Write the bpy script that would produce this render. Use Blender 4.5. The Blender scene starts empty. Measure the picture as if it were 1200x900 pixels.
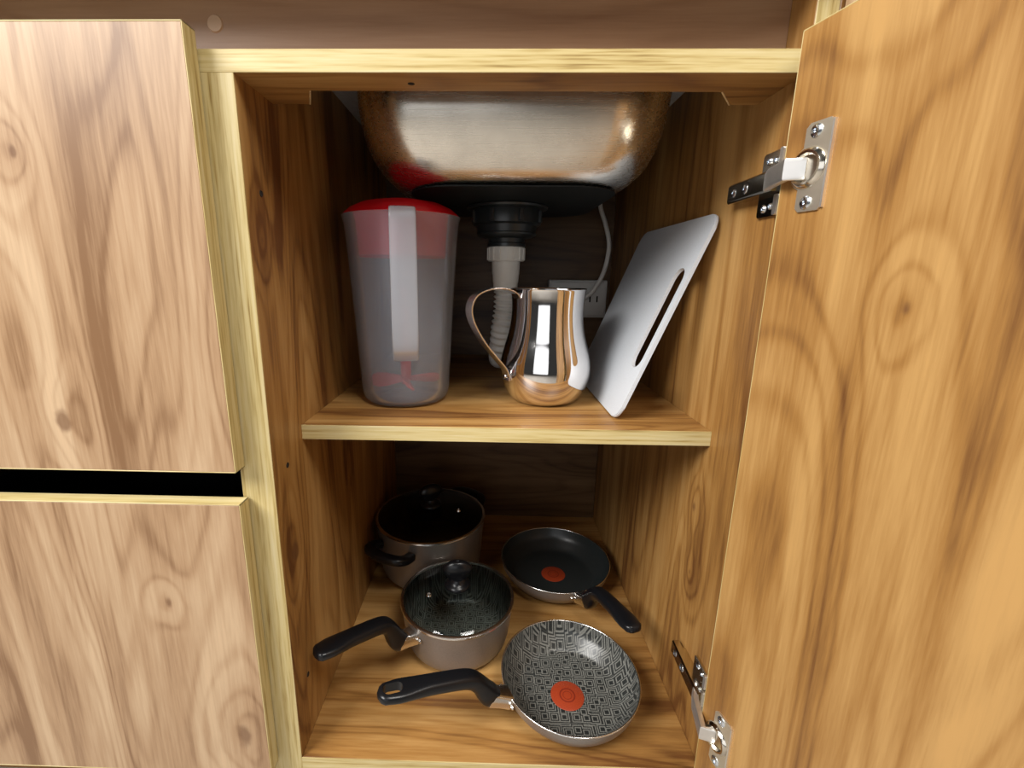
import bpy, bmesh, math, random
from mathutils import Vector, Matrix
random.seed(7)
PI = math.pi
scn = bpy.context.scene
COL = scn.collection

# ------------------------------------------------------------------ camera
cam = bpy.data.cameras.new('camera')
camo = bpy.data.objects.new('camera', cam)
COL.objects.link(camo)
cam.sensor_fit = 'HORIZONTAL'
cam.sensor_width = 36.0
cam.lens = 525.68 / 1200 * 36.0
cam.shift_x = (600 - 561.925) / 1200
cam.shift_y = (443.3 - 450) / 1200
cam.clip_start = 0.01
_r = Vector((0.99967947, 0.02340559, 0.0096503))
_f = Vector((-0.02066409, 0.97457506, -0.22310636))
_u = Vector((-0.01462688, 0.22283544, 0.97474634))
camo.matrix_world = Matrix(((_r.x, _u.x, -_f.x, -0.0182), (_r.y, _u.y, -_f.y, -0.3972),
                            (_r.z, _u.z, -_f.z, 0.5374), (0, 0, 0, 1)))
scn.camera = camo

# ------------------------------------------------------------------ world, lights, exposure
world = bpy.data.worlds.new('kitchen_daylight')
scn.world = world
world.use_nodes = True
wb = world.node_tree.nodes['Background']
wb.inputs[0].default_value = (1.0, 0.97, 0.93, 1)
wb.inputs[1].default_value = 0.03


def area(name, loc, target, sx, sy, power, color):
    l = bpy.data.lights.new(name, 'AREA')
    l.shape = 'RECTANGLE'
    l.size, l.size_y, l.energy, l.color = sx, sy, power, color
    o = bpy.data.objects.new(name, l)
    COL.objects.link(o)
    o.location = loc
    o.rotation_euler = (Vector(target) - Vector(loc)).to_track_quat('-Z', 'Y').to_euler()
    return o


area('kitchen_window_light', (-1.40, -1.00, 1.72), (0, 0.0, 0.35), 1.1, 0.95, 62, (1.0, 0.98, 0.95))
area('overhead_fill_light', (0.55, -0.80, 2.0), (0, 0.0, 0.3), 0.7, 0.7, 22, (1.0, 0.96, 0.90))  # unseen overhead fill, added to brighten the left inner wall
area('glass_door_light', (-0.70, -2.30, 0.80), (-0.1, 0.0, 0.55), 1.7, 1.35, 7.5, (0.97, 0.98, 1.0))
vs = scn.view_settings
vs.view_transform = 'Standard'
vs.look = 'None'
vs.exposure = 0.32
vs.gamma = 1.0
vs.use_curve_mapping = False

# ------------------------------------------------------------------ node helpers
def new_mat(name):
    m = bpy.data.materials.new(name)
    m.use_nodes = True
    nt = m.node_tree
    for n in list(nt.nodes):
        nt.nodes.remove(n)
    out = nt.nodes.new('ShaderNodeOutputMaterial')
    return m, nt, out


class NB:
    def __init__(s, nt):
        s.nt = nt

    def n(s, t, **kw):
        nd = s.nt.nodes.new(t)
        for k, v in kw.items():
            setattr(nd, k, v)
        return nd

    def link(s, a, b):
        s.nt.links.new(a, b)

    def _set(s, sock, v):
        if isinstance(v, (int, float)):
            sock.default_value = v
        elif isinstance(v, (tuple, list)):
            if len(v) == 3 and len(sock.default_value) == 4:
                v = (*v, 1)
            sock.default_value = v
        else:
            s.link(v, sock)

    def math(s, op, a, b=None, c=None, clamp=False):
        nd = s.n('ShaderNodeMath', operation=op)
        nd.use_clamp = clamp
        s._set(nd.inputs[0], a)
        if b is not None:
            s._set(nd.inputs[1], b)
        if c is not None:
            s._set(nd.inputs[2], c)
        return nd.outputs[0]

    def vmath(s, op, a, b=None, out=0):
        nd = s.n('ShaderNodeVectorMath', operation=op)
        s._set(nd.inputs[0], a)
        if b is not None:
            s._set(nd.inputs[1], b)
        return nd.outputs[out]

    def noise(s, vec, scale, detail=2, rough=0.5, dist=0.0):
        nd = s.n('ShaderNodeTexNoise')
        s.link(vec, nd.inputs['Vector'])
        nd.inputs['Scale'].default_value = scale
        nd.inputs['Detail'].default_value = detail
        nd.inputs['Roughness'].default_value = rough
        nd.inputs['Distortion'].default_value = dist
        return nd.outputs[0]

    def ramp(s, fac, stops, interp='LINEAR'):
        nd = s.n('ShaderNodeValToRGB')
        cr = nd.color_ramp
        cr.interpolation = interp
        while len(cr.elements) < len(stops):
            cr.elements.new(0.5)
        for e, (p, c) in zip(cr.elements, stops):
            e.position = p
            e.color = (*c, 1)
        s.link(fac, nd.inputs[0])
        return nd.outputs[0]

    def mix(s, fac, a, b, mode='MIX'):
        nd = s.n('ShaderNodeMix', data_type='RGBA', blend_type=mode)
        s._set(nd.inputs[0], fac)
        s._set(nd.inputs[6], a)
        s._set(nd.inputs[7], b)
        return nd.outputs[2]

    def maprange(s, v, a, b, c, d, smooth=False):
        nd = s.n('ShaderNodeMapRange')
        if smooth:
            nd.interpolation_type = 'SMOOTHSTEP'
        s._set(nd.inputs[0], v)
        for i, x in enumerate((a, b, c, d)):
            nd.inputs[i + 1].default_value = x
        return nd.outputs[0]

    def bump(s, h, strength, dist):
        nd = s.n('ShaderNodeBump')
        nd.inputs['Strength'].default_value = strength
        nd.inputs['Distance'].default_value = dist
        s.link(h, nd.inputs['Height'])
        return nd.outputs[0]

    def principled(s, col, rough=0.5, metal=0.0, spec=0.5, normal=None, **kw):
        nd = s.n('ShaderNodeBsdfPrincipled')
        s._set(nd.inputs['Base Color'], col)
        s._set(nd.inputs['Roughness'], rough)
        s._set(nd.inputs['Metallic'], metal)
        nd.inputs['Specular IOR Level'].default_value = spec
        if normal is not None:
            s.link(normal, nd.inputs['Normal'])
        for k, v in kw.items():
            s._set(nd.inputs[k], v)
        return nd.outputs[0]


# walnut laminate -------------------------------------------------
W_LIGHT = (0.47, 0.268, 0.092)
W_MID = (0.33, 0.163, 0.044)
W_DARK = (0.145, 0.058, 0.016)


def wood(name, axis, seed, knots=(), light=W_LIGHT, mid=W_MID, dark=W_DARK, rough=0.42, contrast=1.12, spec=0.4):
    """plain-sawn laminate: grain runs along `axis` of the object; knots = ((x,y,z), size)"""
    m, nt, out = new_mat(name)
    b = NB(nt)
    tc = b.n('ShaderNodeTexCoord').outputs['Object']
    v = b.vmath('ADD', tc, seed)
    k = [1.0, 1.0, 1.0]
    k[axis] = 0.13
    st = b.vmath('MULTIPLY', v, tuple(k))
    wob = b.noise(v, 5.0, 2, 0.5)
    f1 = b.noise(st, 8.0, 1.6, 0.45, 0.5)
    field = b.math('ADD', f1, b.math('MULTIPLY', wob, 0.06))
    core = None
    kk = [1.0, 1.0, 1.0]
    kk[axis] = 0.6
    for pos, size in knots:
        d = b.vmath('SUBTRACT', tc, tuple(pos))
        d = b.vmath('MULTIPLY', d, tuple(kk))
        r = b.vmath('LENGTH', d, out=1)
        r = b.math('ADD', r, b.math('MULTIPLY', b.math('SUBTRACT', b.noise(v, 24, 2), 0.5), size * 2.2))
        g = b.math('EXPONENT', b.math('MULTIPLY', b.math('POWER', b.math('DIVIDE', r, size * 4.0), 2.0), -1.0))
        field = b.math('ADD', field, b.math('MULTIPLY', g, 0.10))
        r2 = b.math('ADD', r, b.math('MULTIPLY', b.math('SUBTRACT', b.noise(v, 90, 2), 0.5), size * 0.5))
        cc = b.maprange(r2, size * 0.25, size * 0.95, 1.0, 0.0, True)
        core = cc if core is None else b.math('MAXIMUM', core, cc)
    rings = b.math('SINE', b.math('MULTIPLY', field, 120.0))
    rings = b.math('POWER', b.maprange(rings, -1, 1, 0, 1), 3.0)
    rings2 = b.math('SINE', b.math('MULTIPLY', field, 30.0))
    rings2 = b.maprange(rings2, -1, 1, 0, 1)
    k2 = [1.0, 1.0, 1.0]
    k2[axis] = 0.05
    fib = b.noise(b.vmath('MULTIPLY', v, tuple(k2)), 300.0, 3, 0.65)
    k3 = [1.0, 1.0, 1.0]
    k3[axis] = 0.09
    tone = b.noise(b.vmath('MULTIPLY', v, tuple(k3)), 16.0, 2.0, 0.5, 0.3)
    k4 = [1.0, 1.0, 1.0]
    k4[axis] = 0.06
    streak = b.noise(b.vmath('MULTIPLY', v, tuple(k4)), 40.0, 3.0, 0.6, 0.4)
    t = b.math('ADD', b.math('MULTIPLY', b.math('SUBTRACT', tone, 0.5), 1.5 * contrast),
               b.math('MULTIPLY', b.math('SUBTRACT', rings2, 0.5), 0.26 * contrast))
    t = b.math('ADD', t, b.math('MULTIPLY', b.math('SUBTRACT', streak, 0.5), 0.70 * contrast))
    t = b.math('ADD', t, b.math('MULTIPLY', b.math('SUBTRACT', fib, 0.5), 0.60 * contrast))
    t = b.math('SUBTRACT', t, b.math('MULTIPLY', rings, 0.19 * contrast))
    t = b.math('ADD', t, 0.56)
    col = b.ramp(t, [(0.05, dark), (0.45, mid), (0.85, light), (1.0, tuple(min(1, c * 1.08) for c in light))])
    if core is not None:
        col = b.mix(b.math('MULTIPLY', core, 0.7), col, (0.13, 0.055, 0.022))
    bp = b.bump(fib, 0.06, 0.001)
    sh = b.principled(col, rough, 0.0, spec, bp)
    b.link(sh, out.inputs[0])
    return m


def band(name, axis, seed):
    """yellow streaked PVC edge band"""
    m, nt, out = new_mat(name)
    b = NB(nt)
    tc = b.n('ShaderNodeTexCoord').outputs['Object']
    v = b.vmath('ADD', tc, seed)
    k = [1.0, 1.0, 1.0]
    k[axis] = 0.02
    s1 = b.noise(b.vmath('MULTIPLY', v, tuple(k)), 230.0, 3, 0.6)
    k[axis] = 0.05
    s2 = b.noise(b.vmath('MULTIPLY', v, tuple(k)), 520.0, 2, 0.5)
    t = b.math('ADD', b.math('MULTIPLY', s1, 0.75), b.math('MULTIPLY', s2, 0.35))
    col = b.ramp(t, [(0.36, (0.23, 0.145, 0.04)), (0.46, (0.43, 0.32, 0.12)), (0.56, (0.54, 0.435, 0.20)), (0.74, (0.60, 0.51, 0.29))])
    b.link(b.principled(col, 0.45, 0, 0.4), out.inputs[0])
    return m


def plain(name, col, rough=0.5, metal=0.0, spec=0.5, nscale=0, namp=0.0, bumpd=0.0, **kw):
    m, nt, out = new_mat(name)
    b = NB(nt)
    tc = b.n('ShaderNodeTexCoord').outputs['Object']
    nz = b.noise(tc, nscale or 40.0, 3, 0.6)
    a = namp or 0.04
    lo = tuple(max(0, c * (1 - a)) for c in col)
    hi = tuple(min(1, c * (1 + a)) for c in col)
    c = b.ramp(nz, [(0.3, lo), (0.7, hi)])
    nrm = b.bump(nz, 0.3, bumpd) if bumpd else None
    b.link(b.principled(c, rough, metal, spec, nrm, **kw), out.inputs[0])
    return m


def red_plastic():
    m, nt, out = new_mat('red_plastic')
    b = NB(nt)
    tc = b.n('ShaderNodeTexCoord').outputs['Object']
    col = b.ramp(b.noise(tc, 40, 2), [(0.3, (0.80, 0.010, 0.020)), (0.7, (0.86, 0.014, 0.028))])
    p = b.principled(col, 0.3, 0, 0.5)
    tl = b.n('ShaderNodeBsdfTranslucent')
    tl.inputs[0].default_value = (0.95, 0.03, 0.06, 1)
    mx = b.n('ShaderNodeMixShader')
    mx.inputs[0].default_value = 0.45
    b.link(p, mx.inputs[1])
    b.link(tl.outputs[0], mx.inputs[2])
    b.link(mx.outputs[0], out.inputs[0])
    return m


def pan_pattern(name):
    """charcoal non-stick coat printed with light concentric motifs"""
    m, nt, out = new_mat(name)
    b = NB(nt)
    tc = b.n('ShaderNodeTexCoord').outputs['Object']
    vo = b.n('ShaderNodeTexVoronoi', voronoi_dimensions='2D', feature='F1', distance='CHEBYCHEV')
    vo.inputs['Scale'].default_value = 74.0
    vo.inputs['Randomness'].default_value = 0.6
    b.link(tc, vo.inputs['Vector'])
    d = vo.outputs['Distance']
    ring = b.math('SINE', b.math('MULTIPLY', d, 33.0))
    line = b.maprange(ring, -0.25, 0.35, 0, 1)
    far = b.maprange(d, 0.10, 0.13, 0, 1)
    fac = b.math('MULTIPLY', line, far)
    nz = b.noise(tc, 900, 1)
    fac = b.math('MULTIPLY', fac, b.maprange(nz, 0.3, 0.6, 0.6, 1.0))
    col = b.mix(fac, (0.022, 0.024, 0.023), (0.20, 0.20, 0.18))
    b.link(b.principled(col, 0.34, 0.0, 0.5), out.inputs[0])
    return m


def thin_glass(name, tint, frost=0.0, frost_col=(0.8, 0.82, 0.9), ior=1.45, rough=0.03):
    m, nt, out = new_mat(name)
    b = NB(nt)
    tr = b.n('ShaderNodeBsdfTransparent')
    tr.inputs[0].default_value = (*tint, 1)
    gl = b.n('ShaderNodeBsdfGlossy')
    gl.inputs['Roughness'].default_value = rough
    gl.inputs[0].default_value = (1, 1, 1, 1)
    fr = b.n('ShaderNodeFresnel')
    fr.inputs[0].default_value = ior
    base = tr.outputs[0]
    if frost > 0:
        df = b.n('ShaderNodeBsdfDiffuse')
        tl = b.n('ShaderNodeBsdfTranslucent')
        tc = b.n('ShaderNodeTexCoord').outputs['Object']
        nz = b.noise(tc, 30, 2)
        cc = b.ramp(nz, [(0.3, tuple(c * 0.95 for c in frost_col)), (0.7, frost_col)])
        b.link(cc, df.inputs[0])
        b.link(cc, tl.inputs[0])
        m1 = b.n('ShaderNodeMixShader')
        m1.inputs[0].default_value = 0.28
        b.link(df.outputs[0], m1.inputs[1])
        b.link(tl.outputs[0], m1.inputs[2])
        m2 = b.n('ShaderNodeMixShader')
        m2.inputs[0].default_value = frost
        b.link(base, m2.inputs[1])
        b.link(m1.outputs[0], m2.inputs[2])
        base = m2.outputs[0]
    m3 = b.n('ShaderNodeMixShader')
    b.link(fr.outputs[0], m3.inputs[0])
    b.link(base, m3.inputs[1])
    b.link(gl.outputs[0], m3.inputs[2])
    b.link(m3.outputs[0], out.inputs[0])
    return m


def brushed(name, col, rough, axis, amp=0.12):
    m, nt, out = new_mat(name)
    b = NB(nt)
    tc = b.n('ShaderNodeTexCoord').outputs['Object']
    k = [1.0, 1.0, 1.0]
    k[axis] = 0.03
    nz = b.noise(b.vmath('MULTIPLY', tc, tuple(k)), 420, 3, 0.6)
    sm = b.noise(tc, 26, 3, 0.6)
    c = b.ramp(sm, [(0.3, tuple(x * 0.86 for x in col)), (0.7, col)])
    r = b.maprange(nz, 0.2, 0.8, rough - amp / 2, rough + amp / 2)
    b.link(b.principled(c, r, 1.0, 0.5, b.bump(nz, 0.05, 0.0006)), out.inputs[0])
    return m


# ------------------------------------------------------------------ mesh helpers
def mesh_obj(name, bm, mat, parent=None, smooth=False, angle=40):
    me = bpy.data.meshes.new(name)
    bmesh.ops.recalc_face_normals(bm, faces=bm.faces)
    bm.to_mesh(me)
    bm.free()
    if mat:
        me.materials.append(mat)
    if smooth:
        for p in me.polygons:
            p.use_smooth = True
        try:
            me.set_sharp_from_angle(angle=math.radians(angle))
        except Exception:
            pass
    o = bpy.data.objects.new(name, me)
    COL.objects.link(o)
    if parent:
        o.parent = parent
    return o


def tag(o, label=None, cat=None, group=None, kind=None):
    if label:
        o['label'] = label
    if cat:
        o['category'] = cat
    if group:
        o['group'] = group
    if kind:
        o['kind'] = kind
    return o


def empty(name, loc=(0, 0, 0)):
    o = bpy.data.objects.new(name, None)
    o.empty_display_size = 0.02
    COL.objects.link(o)
    o.location = loc
    return o


def bm_box(bm, x0, x1, y0, y1, z0, z1, bev=0.0, seg=1):
    r = bmesh.ops.create_cube(bm, size=1.0)
    vs_ = r['verts']
    for v in vs_:
        v.co = Vector(((x0 + x1) / 2 + v.co.x * (x1 - x0), (y0 + y1) / 2 + v.co.y * (y1 - y0), (z0 + z1) / 2 + v.co.z * (z1 - z0)))
    if bev > 0:
        es = {e for v in vs_ for e in v.link_edges}
        bmesh.ops.bevel(bm, geom=list(es), offset=bev, segments=seg, affect='EDGES', profile=0.6)
    return bm


def box(name, x0, x1, y0, y1, z0, z1, mat, parent=None, bev=0.0006, seg=1, smooth=False):
    bm = bmesh.new()
    bm_box(bm, x0, x1, y0, y1, z0, z1, bev, seg)
    return mesh_obj(name, bm, mat, parent, smooth)


def bm_lathe(bm, prof, n=64, center=(0, 0, 0), close=False, fn=None):
    """prof: list of (r, z); open ends at r == 0 are fused"""
    cx, cy, cz = center
    rings = []
    for r, z in prof:
        if r < 1e-6:
            rings.append([bm.verts.new((cx, cy, cz + z))])
        else:
            ring = []
            for i in range(n):
                a = 2 * PI * i / n
                p = Vector((r * math.cos(a), r * math.sin(a), z))
                if fn:
                    p = fn(p, a)
                ring.append(bm.verts.new((cx + p.x, cy + p.y, cz + p.z)))
            rings.append(ring)
    pairs = list(zip(rings[:-1], rings[1:]))
    if close:
        pairs.append((rings[-1], rings[0]))
    for A, B in pairs:
        if len(A) == 1 and len(B) == 1:
            continue
        for i in range(n):
            j = (i + 1) % n
            if len(A) == 1:
                bm.faces.new((A[0], B[i], B[j]))
            elif len(B) == 1:
                bm.faces.new((A[i], B[0], A[j]))
            else:
                bm.faces.new((A[i], B[i], B[j], A[j]))
    return bm


def lathe(name, prof, mat, parent=None, n=64, center=(0, 0, 0), close=False, fn=None, angle=40):
    bm = bmesh.new()
    bm_lathe(bm, prof, n, center, close, fn)
    return mesh_obj(name, bm, mat, parent, True, angle)


def catmull(pts, sub):
    pts = [Vector(p) for p in pts]
    out = []
    for i in range(len(pts) - 1):
        p0 = pts[max(i - 1, 0)]
        p1, p2 = pts[i], pts[i + 1]
        p3 = pts[min(i + 2, len(pts) - 1)]
        for s in range(sub):
            t = s / sub
            out.append(0.5 * ((2 * p1) + (-p0 + p2) * t + (2 * p0 - 5 * p1 + 4 * p2 - p3) * t * t + (-p0 + 3 * p1 - 3 * p2 + p3) * t ** 3))
    out.append(pts[-1].copy())
    return out


def bm_sweep(bm, path, ws, hs, up=(0, 0, 1), n=20, power=2.0, cap=True):
    """superellipse section: ws = half width (sideways), hs = half height (towards up)"""
    up = Vector(up)
    rings = []
    N = len(path)
    for i, p in enumerate(path):
        t = (path[min(i + 1, N - 1)] - path[max(i - 1, 0)]).normalized()
        side = t.cross(up)
        if side.length < 1e-4:
            side = t.cross(Vector((0, 1, 0)))
        side.normalize()
        nu = side.cross(t).normalized()
        w = ws[i] if hasattr(ws, '__len__') else ws
        h = hs[i] if hasattr(hs, '__len__') else hs
        ring = []
        for k in range(n):
            a = 2 * PI * k / n
            c, s = math.cos(a), math.sin(a)
            cc = math.copysign(abs(c) ** (2 / power), c)
            ss = math.copysign(abs(s) ** (2 / power), s)
            ring.append(bm.verts.new(p + side * (w * cc) + nu * (h * ss)))
        rings.append(ring)
    for A, B in zip(rings[:-1], rings[1:]):
        for k in range(n):
            j = (k + 1) % n
            bm.faces.new((A[k], B[k], B[j], A[j]))
    if cap:
        bm.faces.new(rings[0])
        bm.faces.new(list(reversed(rings[-1])))
    return bm


def sweep(name, path, ws, hs, mat, parent=None, up=(0, 0, 1), n=20, power=2.0, angle=40):
    bm = bmesh.new()
    bm_sweep(bm, path, ws, hs, up, n, power)
    return mesh_obj(name, bm, mat, parent, True, angle)


def lerp_list(keys, N):
    """keys: [(t, value)] -> N samples over t in 0..1"""
    out = []
    for i in range(N):
        t = i / (N - 1)
        for (t0, v0), (t1, v1) in zip(keys[:-1], keys[1:]):
            if t <= t1 + 1e-9:
                u = (t - t0) / max(t1 - t0, 1e-9)
                u = u * u * (3 - 2 * u)
                out.append(v0 + (v1 - v0) * u)
                break
    return out


def bm_prism(bm, poly, fn, d0, d1):
    """poly: [(a,b)], fn(a,b,d) -> point; solid between d0 and d1"""
    A = [bm.verts.new(fn(a, b_, d0)) for a, b_ in poly]
    B = [bm.verts.new(fn(a, b_, d1)) for a, b_ in poly]
    bm.faces.new(A)
    bm.faces.new(list(reversed(B)))
    n = len(poly)
    for i in range(n):
        j = (i + 1) % n
        bm.faces.new((A[i], A[j], B[j], B[i]))
    return bm


def rounded(w, h, r, seg=6, cx=0.0, cy=0.0):
    pts = []
    for sx, sy, a0 in ((1, 1, 0), (-1, 1, 90), (-1, -1, 180), (1, -1, 270)):
        for k in range(seg + 1):
            a = math.radians(a0 + 90 * k / seg)
            pts.append((cx + sx * (w / 2 - r) + r * math.cos(a), cy + sy * (h / 2 - r) + r * math.sin(a)))
    return pts


def baked(o):
    """apply modifiers without operators"""
    dg = bpy.context.evaluated_depsgraph_get()
    dg.update()
    me = bpy.data.meshes.new_from_object(o.evaluated_get(dg))
    o.modifiers.clear()
    o.data = me
    return o


def cut(o, cutter_bm):
    me = bpy.data.meshes.new('cutter')
    bmesh.ops.recalc_face_normals(cutter_bm, faces=cutter_bm.faces)
    cutter_bm.to_mesh(me)
    cutter_bm.free()
    c = bpy.data.objects.new('cutter', me)
    COL.objects.link(c)
    md = o.modifiers.new('cut', 'BOOLEAN')
    md.operation = 'DIFFERENCE'
    md.solver = 'EXACT'
    md.object = c
    bpy.context.view_layer.update()
    baked(o)
    bpy.data.objects.remove(c, do_unlink=True)
    return o


def ribbon(name, path, wv, w, th, mat, n=16):
    bm = bmesh.new()
    N = len(path)
    wv = Vector(wv).normalized()
    rings = []
    for i, p in enumerate(path):
        t = (path[min(i + 1, N - 1)] - path[max(i - 1, 0)]).normalized()
        nv = t.cross(wv).normalized()
        ww = w[i] if hasattr(w, '__len__') else w
        ring = []
        for k in range(n):
            a = 2 * PI * k / n
            c, s = math.cos(a), math.sin(a)
            ring.append(bm.verts.new(p + wv * ww * math.copysign(abs(c) ** 0.3, c) + nv * th * math.copysign(abs(s) ** 0.5, s)))
        rings.append(ring)
    for A, B in zip(rings[:-1], rings[1:]):
        for k in range(n):
            j = (k + 1) % n
            bm.faces.new((A[k], B[k], B[j], A[j]))
    bm.faces.new(rings[0])
    bm.faces.new(rings[-1])
    return mesh_obj(name, bm, mat, None, True, 50)


# ------------------------------------------------------------------ materials
M = {}
M['wood_right'] = wood('laminate_right_side', 2, (3.1, 7.7, 0.3), knots=(((0.225, 0.090, 0.275), 0.006), ((0.225, 0.080, 0.195), 0.005)))
M['wood_div'] = wood('laminate_divider', 2, (11.4, 2.2, 5.9), knots=(((-0.225, 0.03, 0.245), 0.009), ((-0.225, 0.022, 0.567), 0.006)))
M['wood_bottom'] = wood('laminate_bottom', 0, (1.3, 4.9, 2.0))
M['wood_shelf'] = wood('laminate_shelf', 0, (7.3, 9.1, 4.0))
M['wood_rail'] = wood('laminate_rail', 0, (2.3, 5.1, 8.0))
M['wood_back_shaded'] = wood('laminate_back_shaded', 0, (5.5, 1.1, 2.6), light=(0.15, 0.085, 0.037), mid=(0.10, 0.052, 0.020), dark=(0.05, 0.022, 0.008))  # cabinet laminate darkened: shade at the back put into the colour
M['wood_apron'] = wood('laminate_apron', 0, (9.5, 3.1, 1.6), light=(0.42, 0.27, 0.165), mid=(0.33, 0.195, 0.11), dark=(0.22, 0.115, 0.058), contrast=0.7)
M['wood_door'] = wood('laminate_door', 2, (0.4, 6.3, 3.7), knots=(((0.106, 0.0, 0.521), 0.0052),))
FL, FM, FD = (0.50, 0.35, 0.215), (0.375, 0.235, 0.13), (0.205, 0.108, 0.050)
M['wood_drawer_a'] = wood('laminate_drawer_upper', 2, (4.7, 0.7, 1.1), knots=(((-0.405, -0.017, 0.405), 0.008), ((-0.40, -0.017, 0.63), 0.004)), light=FL, mid=FM, dark=FD)
M['wood_drawer_b'] = wood('laminate_drawer_lower', 2, (8.2, 1.9, 6.4), knots=(((-0.275, -0.017, 0.05), 0.011), ((-0.335, -0.017, 0.215), 0.005)), light=FL, mid=FM, dark=FD)
M['wood_next'] = wood('laminate_neighbour', 2, (6.6, 4.4, 2.4), light=FL, mid=FM, dark=FD)
M['band_v'] = band('edge_band_upright', 2, (0.3, 0.2, 0.1))
M['band_h'] = band('edge_band_level', 0, (0.7, 0.6, 0.4))
M['band_y'] = band('edge_band_deep', 1, (0.9, 0.1, 0.6))
M['raw'] = plain('raw_chipboard', (0.62, 0.44, 0.22), 0.9, nscale=300, namp=0.35, bumpd=0.0008)
M['black_hole'] = plain('drill_hole_dark', (0.012, 0.008, 0.005), 0.9)
M['cap'] = plain('screw_cap_brown', (0.52, 0.36, 0.24), 0.5)
M['boxgrey'] = plain('drawer_box_dark_grey', (0.03, 0.03, 0.032), 0.6)
M['stone'] = plain('countertop_pale_stone', (0.50, 0.52, 0.53), 0.5, nscale=200, namp=0.12)
M['steel'] = brushed('sink_steel', (0.84, 0.80, 0.73), 0.26, 0)
M['chrome'] = plain('polished_steel', (0.86, 0.84, 0.83), 0.06, 1.0)
M['strap'] = plain('strap_steel', (0.84, 0.82, 0.83), 0.24, 1.0)
M['satin'] = brushed('satin_steel', (0.78, 0.77, 0.75), 0.22, 0, 0.1)
M['nickel'] = plain('hinge_nickel', (0.72, 0.67, 0.58), 0.16, 1.0)
M['nickel_satin'] = plain('hinge_satin_nickel', (0.80, 0.74, 0.62), 0.45, 1.0)
M['nickel_lip'] = plain('hinge_bright_lip', (0.93, 0.92, 0.90), 0.42, 1.0)
M['screw'] = plain('zinc_screw', (0.70, 0.76, 0.84), 0.2, 1.0)
M['black_pl'] = plain('black_drain_plastic', (0.018, 0.022, 0.024), 0.32)
M['pad'] = plain('black_rubber_pad', (0.010, 0.013, 0.014), 0.55, spec=0.3)
M['bakelite'] = plain('black_bakelite', (0.006, 0.0065, 0.008), 0.28, spec=0.35)
M['white_pl'] = plain('white_pipe_plastic', (0.72, 0.72, 0.68), 0.4)
M['outlet'] = plain('white_outlet_plastic', (0.62, 0.62, 0.60), 0.35)
M['cable'] = plain('white_cable_rubber', (0.75, 0.74, 0.70), 0.45)
M['red_pl'] = red_plastic()
M['enamel'] = plain('taupe_metallic_enamel', (0.28, 0.255, 0.235), 0.33, 0.55, nscale=600, namp=0.08)
M['coat'] = pan_pattern('patterned_nonstick')
M['coat_dark'] = plain('charcoal_nonstick', (0.022, 0.026, 0.026), 0.32, nscale=800, namp=0.3)
M['lid_glass'] = thin_glass('lid_glass', (0.90, 0.94, 0.93), ior=1.4)
M['pot_glass'] = thin_glass('pot_lid_glass', (0.6, 0.63, 0.62), ior=1.4)
M['frost'] = thin_glass('frosted_pitcher', (0.95, 0.97, 1.0), 0.19, (0.84, 0.90, 1.0), 1.22, 0.2)
M['frost_handle'] = thin_glass('frosted_handle', (0.95, 0.96, 0.99), 0.32, (0.90, 0.93, 1.0), 1.35, 0.15)
M['board'] = plain('pale_grey_board_plastic', (0.60, 0.63, 0.67), 0.42, nscale=900, namp=0.05, bumpd=0.0003)
M['floor'] = plain('floor_tile', (0.36, 0.33, 0.29), 0.5, nscale=6, namp=0.1)
M['plaster'] = plain('wall_plaster', (0.55, 0.53, 0.5), 0.8, nscale=30, namp=0.05)

# thermo spot: red disc with rings
def spot_mat(center):
    m, nt, out = new_mat('thermo_spot_red')
    b = NB(nt)
    tc = b.n('ShaderNodeTexCoord').outputs['Object']
    r = b.vmath('LENGTH', b.vmath('SUBTRACT', tc, center), out=1)
    w = b.maprange(b.math('SINE', b.math('MULTIPLY', r, 1500.0)), -0.2, 0.6, 0, 1)
    mid = b.maprange(r, 0.0045, 0.006, 0, 1)
    w = b.math('MULTIPLY', w, b.math('MULTIPLY', mid, b.maprange(r, 0.012, 0.010, 0, 1)))
    col = b.mix(w, (0.33, 0.042, 0.012), (0.19, 0.020, 0.008))
    b.link(b.principled(col, 0.4), out.inputs[0])
    return m


M['spot'] = spot_mat((0, 0, 0.0))

# ------------------------------------------------------------------ setting
XL, XR = -0.225, 0.225
TH = 0.0166
DEP = 0.540
Z0 = -0.10
ZT = 0.767
bm = bmesh.new()
bm_box(bm, -3, 3, -3.2, 0.70, Z0 - 0.05, Z0)
tag(mesh_obj('floor', bm, M['floor']), 'grey beige kitchen floor under the cabinet', kind='structure')
bm = bmesh.new()
bm_box(bm, -3, 3, 0.60, 0.70, Z0, 1.2)
tag(mesh_obj('wall_back', bm, M['plaster']), 'plain plaster wall behind the cabinet', kind='structure')

# ------------------------------------------------------------------ cabinet carcass
cab = empty('kitchen_cabinet', (0, 0, Z0))
tag(cab, 'open wood-laminate sink cabinet with drawers beside it', 'cabinet')


def place(o, parent):
    """parent keeping mesh given in world coordinates"""
    o.parent = parent
    o.matrix_parent_inverse = parent.matrix_world.inverted()
    return o


bpy.context.view_layer.update()


def panel(name, x0, x1, y0, y1, z0, z1, mat, bandmat, holes=()):
    o = box(name, x0, x1, y0 + 0.0008, y1, z0, z1, mat)
    place(o, cab)
    if bandmat:
        e = box('edge_band', x0, x1, y0, y0 + 0.0010, z0, z1, bandmat, bev=0.0003)
        e.parent = o
    return o


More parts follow.
